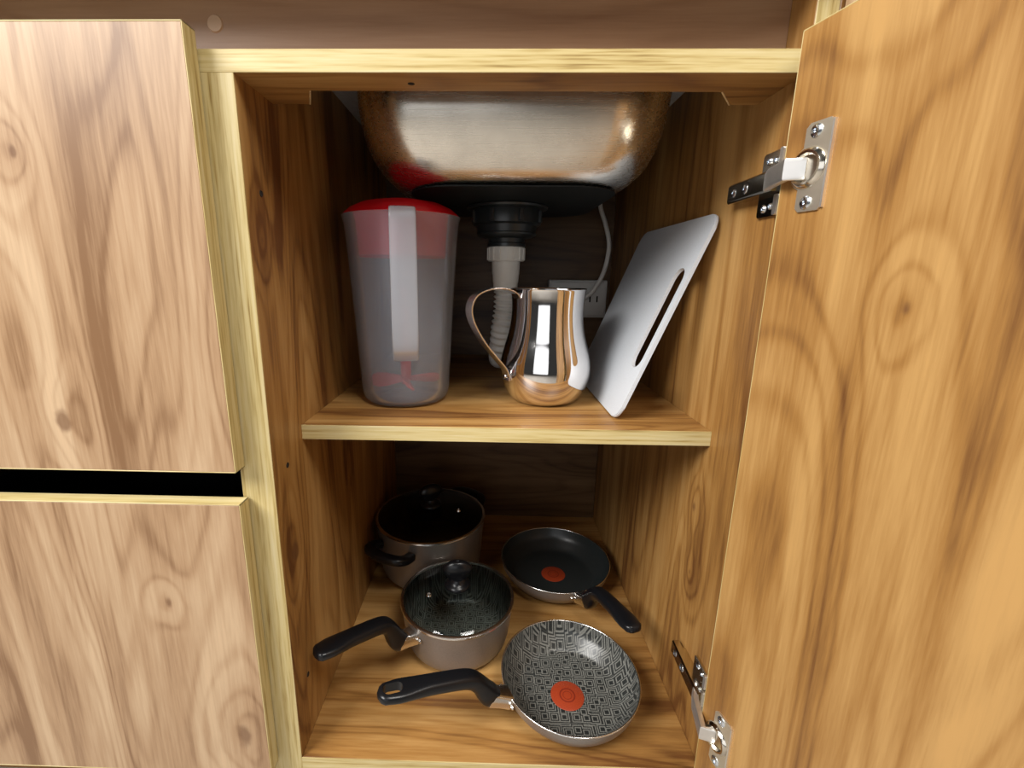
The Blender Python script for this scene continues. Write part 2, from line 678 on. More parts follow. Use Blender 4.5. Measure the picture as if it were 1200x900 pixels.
right = panel('side_panel', XR, XR + TH, 0, DEP, Z0, ZT, M['wood_right'], M['band_v'])
bm = bmesh.new()
bm_prism(bm, [(0.0008, Z0), (DEP, Z0), (DEP, ZT), (0.0680, ZT), (0.0680, 0.6930), (0.0008, 0.6930)], lambda y, z, d: (d, y, z), -0.257, XL)
divider = place(mesh_obj('divider_panel', bm, M['wood_div']), cab)
box('edge_band', -0.257, XL, 0, 0.0010, Z0, 0.693, M['band_v'], bev=0.0003).parent = divider
LX = -0.78
panel('side_panel', LX - TH, LX, 0, DEP, Z0, ZT, M['wood_div'], M['band_v'])
panel('bottom_panel', XL, XR, 0, DEP, -TH, 0, M['wood_bottom'], M['band_h'])
panel('bottom_panel', LX, -0.257, 0, DEP, -TH, 0, M['wood_bottom'], M['band_h'])
place(box('back_panel', LX, XR, DEP, DEP + 0.008, Z0, ZT, M['wood_back_shaded']), cab)
place(box('plinth', LX, XR, 0.05, 0.066, Z0, -TH, M['wood_rail']), cab)

# top rail with the sink cut-out (polygon in x,y)
rail_poly = [(LX, 0.0008), (XR, 0.0008), (XR, 0.0674), (0.2005, 0.0674), (0.1790, 0.0375), (-0.1780, 0.0360), (-0.1905, 0.0674), (LX, 0.0674)]
bm = bmesh.new()
bm_prism(bm, rail_poly, lambda a, b_, d: (a, b_, d), 0.693, 0.7096)
rail = place(mesh_obj('top_rail', bm, M['wood_rail']), cab)
box('edge_band', LX, XR, 0, 0.001, 0.693, 0.7096, M['band_h'], bev=0.0003).parent = rail
# raw sawn ends of the cut-out
for (a, b_) in (((0.2005, 0.0674), (0.1790, 0.0375)), ((-0.1780, 0.0360), (-0.1905, 0.0674))):
    bm = bmesh.new()
    p, q = Vector((*a, 0)), Vector((*b_, 0))
    nn = (q - p).cross(Vector((0, 0, 1))).normalized()
    if nn.y < 0:
        nn = -nn
    if abs(nn.x) > 0:
        nn = Vector((-math.copysign(abs(nn.x), a[0]), abs(nn.y), 0))
    vs8 = [bm.verts.new(pt + nn * o_ + Vector((0, 0, z))) for z in (0.6926, 0.710) for pt, o_ in ((p, 0), (q, 0), (q, 0.0012), (p, 0.0012))]
    for f_ in ((0, 1, 2, 3), (4, 5, 6, 7), (0, 1, 5, 4), (1, 2, 6, 5), (2, 3, 7, 6), (3, 0, 4, 7)):
        bm.faces.new([vs8[i] for i in f_])
    e = mesh_obj('sawn_end', bm, M['raw'])
    e.parent = rail

apron = place(box('apron_board', LX, XR, 0.0335, 0.050, 0.7096, ZT, M['wood_apron']), cab)
bm = bmesh.new()
bm_lathe(bm, [(0.0, 0.0012), (0.006, 0.0011), (0.0068, 0.0)], 24)
bmesh.ops.rotate(bm, verts=bm.verts, cent=(0, 0, 0), matrix=Matrix.Rotation(PI / 2, 3, 'X'))
bmesh.ops.translate(bm, verts=bm.verts, vec=(-0.2535, 0.0335, 0.7425))
mesh_obj('screw_cap', bm, M['cap'], None, True).parent = apron

# shelf
SZ = 0.3745
shelf = panel('shelf', XL, XR, 0.0705, DEP, SZ - TH, SZ, M['wood_shelf'], M['band_h'])
shelf['label'] = 'middle shelf with pale yellow front edge'

# drilled holes in the divider
for (y, z) in ((0.0277, 0.6072), (0.0305, 0.3444), (0.0335, 0.0799)):
    bm = bmesh.new()
    bm_lathe(bm, [(0.0, 0.0002), (0.0021, 0.0002), (0.0026, 0.0005), (0.003, 0.0)], 16)
    bmesh.ops.rotate(bm, verts=bm.verts, cent=(0, 0, 0), matrix=Matrix.Rotation(PI / 2, 3, 'Y'))
    bmesh.ops.translate(bm, verts=bm.verts, vec=(XL, y, z))
    e = mesh_obj('drill_hole', bm, M['black_hole'], None, True)
    e.parent = divider

bm = bmesh.new()
bm_lathe(bm, [(0.0, 0.0002), (0.0024, 0.0002), (0.003, 0.0)], 16)
bmesh.ops.rotate(bm, verts=bm.verts, cent=(0, 0, 0), matrix=Matrix.Rotation(PI, 3, 'X'))
bmesh.ops.translate(bm, verts=bm.verts, vec=(-0.0866, 0.0215, 0.693))
mesh_obj('drill_hole', bm, M['black_hole'], None, True).parent = rail

# drawers
FT = 0.017
for nm, z0, z1, mat, lab in (('drawer', 0.3565, 0.7215, M['wood_drawer_a'], 'upper drawer front'), ('drawer', -0.0015, 0.3245, M['wood_drawer_b'], 'lower drawer front')):
    x0, x1 = LX - TH, -0.2510
    d = place(box(nm, x0 + 0.001, x1 - 0.001, -FT, -0.0015, z0 + 0.001, z1 - 0.001, mat, bev=0.0004), cab)
    d['label'] = lab
    box('edge_band', x1 - 0.0011, x1, -FT - 0.0001, -0.0015, z0, z1, M['band_v'], bev=0.0003).parent = d
    box('edge_band', x0, x0 + 0.0011, -FT - 0.0001, -0.0015, z0, z1, M['band_v'], bev=0.0003).parent = d
    box('edge_band', x0, x1, -FT - 0.0001, -0.0015, z1 - 0.0011, z1, M['band_h'], bev=0.0003).parent = d
    box('edge_band', x0, x1, -FT - 0.0001, -0.0015, z0, z0 + 0.0011, M['band_h'], bev=0.0003).parent = d
    bm = bmesh.new()
    bx0, bx1, by0, by1, bz0, bz1 = LX + 0.015, -0.272, -0.0015, 0.45, z0 + 0.025, z1 - 0.09
    bm_box(bm, bx0, bx1, by0, by1, bz0, bz0 + 0.012)
    bm_box(bm, bx0, bx0 + 0.012, by0, by1, bz0, bz1)
    bm_box(bm, bx1 - 0.012, bx1, by0, by1, bz0, bz1)
    bm_box(bm, bx0, bx1, by1 - 0.012, by1, bz0, bz1)
    mesh_obj('drawer_box', bm, M['boxgrey']).parent = d

# door: local x along the width from the hinge edge, local y = thickness (0 = inner face), swung 104 degrees
DW, DH, DT = 0.455, 0.716, 0.0166
door = empty('tmp')
bpy.data.objects.remove(door)
bm = bmesh.new()
bm_box(bm, 0.001, DW - 0.001, 0, DT, 0.001, DH - 0.001, 0.0004)
door = mesh_obj('door', bm, M['wood_door'])
door['label'] = 'open cabinet door seen from its inner side'
for a in ((0, 0.0011, 0.0004, DT, 0, DH, 'band_v'), (DW - 0.0011, DW, 0.0004, DT, 0, DH, 'band_v'), (0, DW, 0.0004, DT, DH - 0.0011, DH, 'band_h'), (0, DW, 0.0004, DT, 0, 0.0011, 'band_h')):
    box('edge_band', *a[:6], M[a[6]], bev=0.0003).parent = door
OPEN = math.radians(14.0)
ang = -PI / 2 + OPEN          # local +x -> (sin14, -cos14)
door.rotation_euler = (0, 0, ang)
door.location = (0.2085, -0.0140, -0.001 - Z0)
door.parent = cab
DU = Vector((math.cos(ang), math.sin(ang), 0))
DN = Vector((math.sin(ang), -math.cos(ang), 0))   # normal of the inner face (local -y)
DO = Vector((0.2085, -0.0140, -0.001))

# hinges --------------------------------------------------------------
def screw_bm(bm, pos, nrm, r=0.0042, h=0.0016):
    t = bmesh.new()
    bm_lathe(t, [(0.0, h * 0.35), (0.0012, h * 0.35), (0.0014, h), (r * 0.7, h), (r, h * 0.35), (r, -0.0005)], 18)
    q = Vector((0, 0, 1)).rotation_difference(Vector(nrm))
    bmesh.ops.rotate(t, verts=t.verts, cent=(0, 0, 0), matrix=q.to_matrix())
    bmesh.ops.translate(t, verts=t.verts, vec=pos)
    me = bpy.data.meshes.new('t')
    t.to_mesh(me)
    t.free()
    bm.from_mesh(me)
    bpy.data.meshes.remove(me)


def hinge(zc, lab):
    # mounting plate on the side panel: cross shaped, x = XR plane
    def onwall(y, z, d):
        return (XR - d, y, z)
    bm = bmesh.new()
    wing = rounded(0.030, 0.053, 0.003, 3, 0.0235, zc)
    bm_prism(bm, wing, onwall, -0.0003, 0.0026)
    bm_prism(bm, rounded(0.050, 0.017, 0.003, 3, 0.043, zc), onwall, -0.0003, 0.0034)
    root = mesh_obj('hinge', bm, M['nickel'])
    place(root, cab)
    root['label'] = lab
    # upturned bright front lip of the plate
    for s in (-1, 1):
        bm = bmesh.new()
        bm_prism(bm, rounded(0.0045, 0.0165, 0.0012, 2, 0.0095, zc + s * 0.0182), onwall, 0.0, 0.0052)
        mesh_obj('plate_lip', bm, M['nickel_lip']).parent = root
    # arm: open channel
    bm = bmesh.new()
    y0, y1, hw = 0.004, 0.0775, 0.0086
    prof = [(-hw, 0.0032), (-hw, 0.0125), (-hw + 0.0018, 0.0142), (hw - 0.0018, 0.0142), (hw, 0.0125), (hw, 0.0032)]
    A = [bm.verts.new((XR - d, y0, zc + z)) for z, d in prof]
    B = [bm.verts.new((XR - d * (0.80 if d > 0.004 else 1), y1, zc + z)) for z, d in prof]
    for i in range(5):
        bm.faces.new((A[i], A[i + 1], B[i + 1], B[i]))
    bm.faces.new(B)
    bm.faces.new(A)
    bm.faces.new((A[0], A[5], B[5], B[0]))
    mesh_obj('hinge_arm', bm, M['nickel']).parent = root
    # knuckle: folded link from the arm to the cup, bent towards the door
    cup_c = DO + DU * 0.0235 + Vector((0, 0, zc + 0.001))
    pa = Vector((XR - 0.0115, 0.012, zc))
    pb = Vector((XR - 0.0165, 0.000, zc))
    pc = cup_c + DN * 0.0110 - DU * 0.0080
    pc.z = zc
    pd = cup_c + DN * 0.001 - DU * 0.003
    pd.z = zc
    bm = bmesh.new()
    path = [pa, pb, pc, pd]
    bm_sweep(bm, path, 0.0078, [0.0030, 0.0034, 0.0032, 0.0026], up=(-1, 0, 0), n=16, power=6)
    mesh_obj('hinge_link', bm, M['nickel_lip']).parent = root
    # cup plate on the door: plate plus 35 mm cup collar
    def ondoor(u, z, d):
        p = DO + DU * u + DN * d
        return (p.x, p.y, z)
    bm = bmesh.new()
    poly = []
    # D shaped outline: straight bright edge away from the hinge side, bulging cup towards the hinge side
    u1, uw, hz = 0.0385, 0.0205, 0.0305
    pts = [(u1, hz - 0.002), (u1 - 0.002, hz), (u1 - uw + 0.003, hz), (u1 - uw, hz - 0.003), (u1 - uw, 0.0158)]
    for k in range(9):
        a = math.radians(115 + 130 * k / 8)
        pts.append((0.0250 + 0.0160 * math.cos(a), 0.0160 * math.sin(a)))
    pts += [(u1 - uw, -0.0158), (u1 - uw, -hz + 0.003), (u1 - uw + 0.003, -hz), (u1 - 0.002, -hz), (u1, -hz + 0.002)]
    bm_prism(bm, [(u, zc + z) for u, z in pts], ondoor, -0.0002, 0.0016)
    cp = mesh_obj('cup_plate', bm, M['nickel_satin'])
    cp.parent = root
    # cup: raised collar and dark recess
    bm = bmesh.new()
    bm_lathe(bm, [(0.0, 0.0017), (0.0090, 0.0018), (0.0102, 0.0044), (0.0120, 0.0046), (0.0138, 0.0030), (0.0146, 0.0012)], 36)
    q = Vector((0, 0, 1)).rotation_difference(DN)
    bmesh.ops.rotate(bm, verts=bm.verts, cent=(0, 0, 0), matrix=q.to_matrix())
    bmesh.ops.translate(bm, verts=bm.verts, vec=DO + DU * 0.0235 + Vector((0, 0, zc - DO.z)))
    mesh_obj('hinge_cup', bm, M['nickel'], None, True).parent = root
    bm = bmesh.new()
    bm_prism(bm, [(0.0385, zc - 0.0290), (0.0400, zc - 0.0290), (0.0400, zc + 0.0290), (0.0385, zc + 0.0290)], ondoor, -0.0002, 0.0022)
    mesh_obj('bright_edge', bm, M['nickel_lip']).parent = root
    # screws
    def scr(pos, nrm, r=0.0042):
        b2 = bmesh.new()
        screw_bm(b2, pos, nrm, r)
        mesh_obj('screw', b2, M['screw'], None, True).parent = root
    for s in (-1, 1):
        scr(Vector(ondoor(0.0265, zc + s * 0.0243, 0.0016)), DN, 0.0046)
        scr(Vector(onwall(0.0290, zc + s * 0.0195, 0.0026)), (-1, 0, 0), 0.0036)
        scr(Vector(onwall(0.0190, zc + s * 0.0185, 0.0026)), (-1, 0, 0), 0.0028)
    scr(Vector(onwall(0.045, zc, 0.0126)), (-1, 0, 0), 0.0046)
    scr(Vector(onwall(0.066, zc, 0.0116)), (-1, 0, 0), 0.0042)
    return root


bpy.context.view_layer.update()
hinge(0.6165, 'upper door hinge')
hinge(0.0915, 'lower door hinge')

# neighbouring cabinet front to the right
nxt = empty('neighbour_cabinet', (0.55, 0, Z0))
tag(nxt, 'closed cabinet front behind the open door at upper right', 'cabinet')
bpy.context.view_layer.update()
f_ = place(box('cabinet_front', 0.2440, 0.86, -FT, -0.0015, 0.003, ZT - 0.010, M['wood_next']), nxt)
place(box('carcass', 0.2420, 0.87, 0.0, DEP, Z0, ZT, M['wood_right']), nxt)

# ------------------------------------------------------------------ countertop and sink
def ring_pts(w, d, r, seg, cx, cy):
    return rounded(w, d, r, seg, cx, cy)


SCX, SCY = 0.004, 0.2820
SW, SD = 0.352, 0.372
bm = bmesh.new()
hx0, hx1, hy0, hy1 = SCX - SW / 2 - 0.003, SCX + SW / 2 + 0.003, SCY - SD / 2 - 0.003, SCY + SD / 2 + 0.003
ZC1 = ZT + 0.03
# slab as a frame around the sink hole
O = [(-0.80, -0.022), (0.87, -0.022), (0.87, 0.598), (-0.80, 0.598)]
I = [(hx0, hy0), (hx1, hy0), (hx1, hy1), (hx0, hy1)]
vb = [bm.verts.new((x, y, ZT)) for x, y in O + I]
vt = [bm.verts.new((x, y, ZC1)) for x, y in O + I]
for i in range(4):
    j = (i + 1) % 4
    bm.faces.new((vb[i], vb[j], vb[4 + j], vb[4 + i]))
    bm.faces.new((vt[i], vt[j], vt[4 + j], vt[4 + i]))
    bm.faces.new((vb[i], vb[j], vt[j], vt[i]))
    bm.faces.new((vb[4 + i], vb[4 + j], vt[4 + j], vt[4 + i]))
ct = mesh_obj('countertop', bm, M['stone'])
tag(ct, 'pale grey worktop over the cabinet, its underside seen beside the sink', 'countertop')

sink = empty('kitchen_sink', (SCX, SCY, 0.637))
tag(sink, 'stainless steel sink bowl hanging above the shelf', 'sink')
bpy.context.view_layer.update()
ZB = 0.6370


def sink_bm(off):
    bm = bmesh.new()
    R = 0.055
    lv = []
    seg = 12
    top = ZC1 + 0.002 - off * 0
    RH = 0.120
    for k in range(3):
        lv.append((0.0, top + (ZB + RH - top) * k / 3))
    for k in range(19):
        a = PI / 2 * k / 18
        lv.append((0.060 * (1 - math.cos(a)), ZB + RH * (1 - math.sin(a) ** 1.15)))
    lx = {round(i_, 6): 0.062 * (i_ / 0.060) ** 1.5 if i_ > 0 else 0.0 for i_, _z in lv}
    rings = []
    for inset, z in lv:
        rr = max(0.078 - inset * 0.5, 0.02)
        rings.append([bm.verts.new((x, y, z)) for x, y in rounded(SW - 2 * lx[round(inset, 6)], SD - 2 * inset, rr, seg, SCX, SCY)])
    n = len(rings[0])
    for A, B in zip(rings[:-1], rings[1:]):
        for i in range(n):
            j = (i + 1) % n
            bm.faces.new((A[i], A[j], B[j], B[i]))
    bm.faces.new(rings[-1])
    return bm, rings


bm, _ = sink_bm(0.0)
bowl = mesh_obj('bowl', bm, M['steel'], None, True, 50)
place(bowl, sink)
md = bowl.modifiers.new('wall', 'SOLIDIFY')
md.thickness = 0.0012
md.offset = -1
baked(bowl)
for p in bowl.data.polygons:
    p.use_smooth = True
bm = bmesh.new()
A = rounded(SW + 0.04, SD + 0.04, 0.075, 8, SCX, SCY)
B = rounded(SW - 0.001, SD - 0.001, 0.072, 8, SCX, SCY)
for z in (ZC1 + 0.0004, ZC1 + 0.0022):
    pass
va = [bm.verts.new((x, y, ZC1 + 0.0004)) for x, y in A]
vb_ = [bm.verts.new((x, y, ZC1 + 0.0022)) for x, y in B]
n = len(va)
for i in range(n):
    j = (i + 1) % n
    bm.faces.new((va[i], va[j], vb_[j], vb_[i]))
place(mesh_obj('rim', bm, M['steel'], None, True), sink)
bm = bmesh.new()
bm_prism(bm, rounded(0.252, 0.270, 0.060, 10, SCX + 0.004, SCY - 0.004), lambda a, b_, d: (a, b_, d), ZB - 0.0016, ZB - 0.0001)
place(mesh_obj('sound_pad', bm, M['pad']), sink)

# drain assembly ------------------------------------------------------
DX, DY = 0.0050, 0.300
dr = empty('sink_drain', (DX, DY, 0.5))
tag(dr, 'black sink drain with white corrugated waste hose behind the jug', 'drain')
bpy.context.view_layer.update()


def dl(name, prof, mat, n=48, fn=None):
    return place(lathe(name, prof, mat, None, n, (DX, DY, 0), fn=fn), dr)


dl('drain_flange', [(0.0, 0.6353), (0.058, 0.6353), (0.0595, 0.634), (0.0585, 0.6315), (0.050, 0.6300), (0.0, 0.6300)], M['black_pl'])
ln = dl('locking_nut', [(0.030, 0.6310), (0.0500, 0.6310), (0.0510, 0.628), (0.0500, 0.6110), (0.0470, 0.6085), (0.030, 0.6085)], M['black_pl'])
for k in range(8):
    a = 2 * PI * k / 8 + 0.35
    bm = bmesh.new()
    bm_box(bm, -0.0025, 0.0025, -0.003, 0.003, 0.6115, 0.6280, 0.0008)
    bmesh.ops.translate(bm, verts=bm.verts, vec=(0.0515, 0, 0))
    bmesh.ops.rotate(bm, verts=bm.verts, cent=(0, 0, 0), matrix=Matrix.Rotation(a, 3, 'Z'))
    bmesh.ops.translate(bm, verts=bm.verts, vec=(DX, DY, 0))
    mesh_obj('rib', bm, M['black_pl']).parent = ln
dl('strainer_cup', [(0.0, 0.6090), (0.0445, 0.6090), (0.0430, 0.5990), (0.0440, 0.5975), (0.0435, 0.5955), (0.0380, 0.5925), (0.0270, 0.5905), (0.0260, 0.5850), (0.0285, 0.5835), (0.0285, 0.5795), (0.0250, 0.578), (0.0, 0.578)], M['black_pl'])
cn = dl('coupling_nut', [(0.0, 0.5795), (0.0265, 0.5795), (0.0272, 0.578), (0.0272, 0.560), (0.0262, 0.5585), (0.0, 0.5585)], M['white_pl'])
for k in range(16):
    a = 2 * PI * k / 16
    bm = bmesh.new()
    bm_box(bm, -0.0008, 0.0012, -0.0018, 0.0018, 0.5600, 0.5780, 0.0004)
    bmesh.ops.translate(bm, verts=bm.verts, vec=(0.0272, 0, 0))
    bmesh.ops.rotate(bm, verts=bm.verts, cent=(0, 0, 0), matrix=Matrix.Rotation(a, 3, 'Z'))
    bmesh.ops.translate(bm, verts=bm.verts, vec=(DX, DY, 0))
    mesh_obj('rib', bm, M['white_pl']).parent = cn
dl('hose_collar', [(0.0, 0.5590), (0.0210, 0.5590), (0.0205, 0.540), (0.0198, 0.539), (0.0192, 0.5280), (0.0185, 0.5270), (0.0180, 0.516), (0.0, 0.516)], M['white_pl'])
hp = catmull([(DX, DY, 0.520), (DX + 0.000, DY + 0.002, 0.490), (DX - 0.004, DY + 0.006, 0.455), (DX - 0.006, DY + 0.030, 0.415), (DX - 0.006, DY + 0.090, 0.395), (DX - 0.006, DY + 0.17, 0.394), (DX - 0.006, DEP - 0.001, 0.394)], 28)
rad = [0.0158 + 0.0021 * math.sin(i * 2 * PI / 6.5) for i in range(len(hp))]
place(sweep('corrugated_hose', hp, rad, rad, M['white_pl'], None, up=(1, 0, 0), n=24, angle=80), dr)

# outlet box and cable --------------------------------------------------
ob = empty('wall_outlet', (0.156, DEP, 0.456))
tag(ob, 'white outlet box on the dark back panel', 'outlet')
bpy.context.view_layer.update()
bm = bmesh.new()
bm_box(bm, 0.098, 0.214, DEP - 0.026, DEP - 0.0003, 0.457, 0.531, 0.004, 2)
place(mesh_obj('outlet_box', bm, M['outlet'], None, True), ob)
bm = bmesh.new()
bm_box(bm, 0.102, 0.210, DEP - 0.030, DEP - 0.0255, 0.461, 0.527, 0.003, 2)
place(mesh_obj('face_plate', bm, M['outlet'], None, True), ob)
for xx in (0.180, 0.194):
    bm = bmesh.new()
    bm_box(bm, xx - 0.0014, xx + 0.0014, DEP - 0.0304, DEP - 0.0296, 0.488, 0.500)
    place(mesh_obj('socket_slot', bm, M['black_hole']), ob)
cp_ = catmull([(0.184, 0.500, 0.766), (0.183, 0.500, 0.715), (0.186, 0.500, 0.668), (0.198, 0.500, 0.635), (0.2075, 0.500, 0.596), (0.202, 0.500, 0.550), (0.186, 0.500, 0.515), (0.170, 0.503, 0.498), (0.158, DEP - 0.031, 0.494)], 8)
cb = sweep('power_cable', cp_, 0.0042, 0.0042, M['cable'], None, up=(0, 1, 0), n=12)
tag(cb, 'thin white cable curving down behind the cutting board', 'cable')

# ------------------------------------------------------------------ pitcher
PX, PY = -0.1295, 0.1900
pit = empty('plastic_pitcher', (PX, PY, SZ))
tag(pit, 'frosted plastic mixing pitcher with a red lid on the shelf', 'pitcher')
bpy.context.view_layer.update()


def pl(name, prof, mat, n=64, fn=None, close=False, angle=40):
    o = lathe(name, prof, mat, None, n, (PX, PY, SZ), close, fn, angle)
    return place(o, pit)


H = 0.231
prof = [(0.0, 0.0005), (0.044, 0.0005), (0.051, 0.002), (0.0555, 0.007), (0.0575, 0.016), (0.0600, 0.060), (0.0640, 0.130), (0.0685, 0.200), (0.0705, 0.222), (0.0725, H), (0.0732, H + 0.001),
        (0.0715, H + 0.001), (0.0690, 0.222), (0.0670, 0.200), (0.0625, 0.130), (0.0585, 0.060), (0.0560, 0.018), (0.0535, 0.009), (0.049, 0.0045), (0.0, 0.0035)]
pl('pitcher_body', prof, M['frost'])
pl('lid', [(0.0, H + 0.0215), (0.030, H + 0.0200), (0.050, H + 0.0160), (0.063, H + 0.0100), (0.0695, H + 0.0045), (0.0722, H + 0.0015), (0.0722, H + 0.0012), (0.0680, H + 0.0), (0.0672, 0.205), (0.0650, 0.185), (0.0636, 0.185), (0.0655, 0.205), (0.0660, H - 0.002), (0.03, H + 0.006), (0.0, H + 0.007)], M['red_pl'])
# mixer: tube, red stem, propeller
pl('mixer_tube', [(0.0085, 0.060), (0.0100, 0.060), (0.0100, H), (0.0085, H)], M['frost_handle'], 24)
pl('mixer_stem', [(0.0, 0.020), (0.0055, 0.020), (0.0055, 0.024), (0.0070, 0.028), (0.0070, 0.064), (0.0045, 0.066), (0.0045, 0.150), (0.0, 0.150)], M['red_pl'], 20)
prop = empty('tmp2')
bpy.data.objects.remove(prop)
for k in range(4):
    a = k * PI / 2 + 0.25
    bm = bmesh.new()
    path = [Vector((r, 0, 0.027)) for r in (0.004, 0.014, 0.026, 0.036, 0.043, 0.0455)]
    bm_sweep(bm, path, [0.0050, 0.0075, 0.0105, 0.0115, 0.0090, 0.0025], 0.0022, up=(0, 1.0, 1), n=14)
    bmesh.ops.rotate(bm, verts=bm.verts, cent=(0, 0, 0), matrix=Matrix.Rotation(a, 3, 'Z'))
    bmesh.ops.translate(bm, verts=bm.verts, vec=(PX, PY, SZ))
    place(mesh_obj('propeller_blade', bm, M['red_pl'], None, True), pit)
# handle strap towards the camera
hd = Vector((0.0195, -0.100, 0)).normalized()
c0 = Vector((PX, PY, SZ))
hpts = [c0 + hd * 0.0700 + Vector((0, 0, H - 0.004)), c0 + hd * 0.090 + Vector((0, 0, H + 0.0005)), c0 + hd * 0.1005 + Vector((0, 0, H - 0.004)), c0 + hd * 0.1030 + Vector((0, 0, H - 0.020)),
        c0 + hd * 0.1025 + Vector((0, 0, 0.165)), c0 + hd * 0.1000 + Vector((0, 0, 0.120)), c0 + hd * 0.0930 + Vector((0, 0, 0.085)), c0 + hd * 0.0790 + Vector((0, 0, 0.068)), c0 + hd * 0.0605 + Vector((0, 0, 0.066))]
hpath = catmull(hpts, 8)
place(ribbon('handle', hpath, (-hd.y, hd.x, 0), [0.0138 + 0.001 * i / len(hpath) for i in range(len(hpath))], 0.0022, M['frost_handle'], 20), pit)

# ------------------------------------------------------------------ steel jug
JX, JY = 0.0565, 0.1930
jug = empty('milk_jug', (JX, JY, SZ))
tag(jug, 'polished stainless steel milk jug with strap handle', 'jug')
bpy.context.view_layer.update()
outp = [(0.0, 0.0003), (0.033, 0.0003), (0.0400, 0.0020), (0.0475, 0.0085), (0.0540, 0.0190), (0.0580, 0.0310), (0.0595, 0.0440), (0.0580, 0.0580), (0.0540, 0.0740), (0.0500, 0.0890), (0.0472, 0.1040), (0.0460, 0.1180), (0.0462, 0.1320), (0.0475, 0.1445), (0.0482, 0.1470)]
inp = [(r - 0.0011, z + 0.0006) for r, z in reversed(outp[2:])] + [(0.0, 0.0030)]


def spout(p, a):
    k = max(0.0, (p.z - 0.105) / 0.042)
    g = math.exp(-((a - (2 * PI if a > PI else 0) - 0.45) / 0.38) ** 2)
    d = Vector((math.cos(0.45), math.sin(0.45), 0))
    return p + d * (0.010 * g * k * k)


def smooth_prof(pr_, sub=4):
    return [(max(0.0, v.x), v.y) for v in catmull([(r, z, 0) for r, z in pr_], sub)]


jb = lathe('jug_body', smooth_prof(outp) + [(0.0478, 0.1476)] + smooth_prof(inp, 2), M['chrome'], None, 96, (JX, JY, SZ), fn=spout, angle=60)
place(jb, jug)
jh = Vector((-1.0, -0.55, 0)).normalized()
j0 = Vector((JX, JY, SZ))
jp = [(0.0465, 0.136), (0.0520, 0.1425), (0.066, 0.1475), (0.083, 0.1470), (0.0975, 0.1400), (0.1035, 0.1260), (0.1010, 0.1090), (0.0900, 0.0860), (0.0760, 0.0660), (0.0640, 0.0500), (0.0600, 0.0400), (0.0597, 0.0330)]
jpath = catmull([j0 + jh * (a if a < 0.061 else 0.0605 + (a - 0.0605) * 1.22) + Vector((0, 0, z)) for a, z in jp], 8)
place(ribbon('strap_handle', jpath, (-jh.y, jh.x, 0), 0.0085, 0.0012, M['strap']), jug)
for (a, z) in ((0.0595, 0.0375),):
    bm = bmesh.new()
    bm_lathe(bm, [(0.0, 0.0018), (0.0016, 0.0014), (0.0024, 0.0)], 12)
    q = Vector((0, 0, 1)).rotation_difference(jh)
    bmesh.ops.rotate(bm, verts=bm.verts, cent=(0, 0, 0), matrix=q.to_matrix())
    bmesh.ops.translate(bm, verts=bm.verts, vec=j0 + jh * (a + 0.002) + Vector((0, 0, z)))
    place(mesh_obj('rivet', bm, M['chrome'], None, True), jug)

# ------------------------------------------------------------------ cutting board (leans on the right panel)
bo = Vector((0.1286, 0, SZ + 0.0018))
be = Vector((0.218 - 0.1286, 0, 0.599 - 0.375)).normalized()
bn = Vector((be.z, 0, -be.x))                                        # towards the wall
BL, BY0, BY1 = 0.2455, 0.1010, 0.3400
poly = rounded(BL, BY1 - BY0, 0.016, 7, BL / 2, (BY0 + BY1) / 2)
bm = bmesh.new()
bm_prism(bm, poly, lambda s, y, d: tuple(bo + be * s + Vector((0, y, 0)) + bn * d), 0.0, 0.0042)
es = [e for e in bm.edges if abs((e.verts[0].co - e.verts[1].co).dot(bn)) < 1e-6]
bmesh.ops.bevel(bm, geom=es, offset=0.0010, segments=2, affect='EDGES')
cbd = mesh_obj('cutting_board', bm, M['board'], None, True, 35)
tag(cbd, 'thin pale grey cutting board leaning against the right cabinet wall', 'cutting board')
cbm = bmesh.new()
slot = rounded(0.122, 0.0290, 0.0140, 8, 0.1235, BY0 + 0.0245)
bm_prism(cbm, slot, lambda s, y, d: tuple(bo + be * s + Vector((0, y, 0)) + bn * d), -0.02, 0.02)
cut(cbd, cbm)
for p in cbd.data.polygons:
    p.use_smooth = False

# ------------------------------------------------------------------ pots and pans
def pan_body(root, cx, cy, prof_out, prof_in, rim_r, rim_z, coat):
    place(lathe('pan_body', prof_out, M['enamel'], None, 80, (cx, cy, 0), angle=50), root)
    place(lathe('inner_coating', prof_in, coat, None, 80, (0, 0, 0), angle=50), root)
    c = [o for o in root.children if o.name.startswith('inner_coating')][0]
    c.location = (cx - root.location.x, cy - root.location.y, 0 - root.location.z)
    c.matrix_parent_inverse = Matrix()
    pr_ = []
    for k in range(10):
        a = 2 * PI * k / 10
        pr_.append((rim_r + 0.0011 * math.cos(a), rim_z + 0.0011 * math.sin(a)))
    place(lathe('steel_rim', pr_, M['satin'], None, 80, (cx, cy, 0), close=True, angle=80), root)


def spot(root, cx, cy, z, r):
    o = lathe('heat_spot', [(0.0, 0.0005), (r * 0.96, 0.0005), (r, 0.0)], M['spot'], None, 40)
    o.parent = root
    o.location = (cx - root.location.x, cy - root.location.y, z - root.location.z)
    o['label'] = 'round red heat spot'


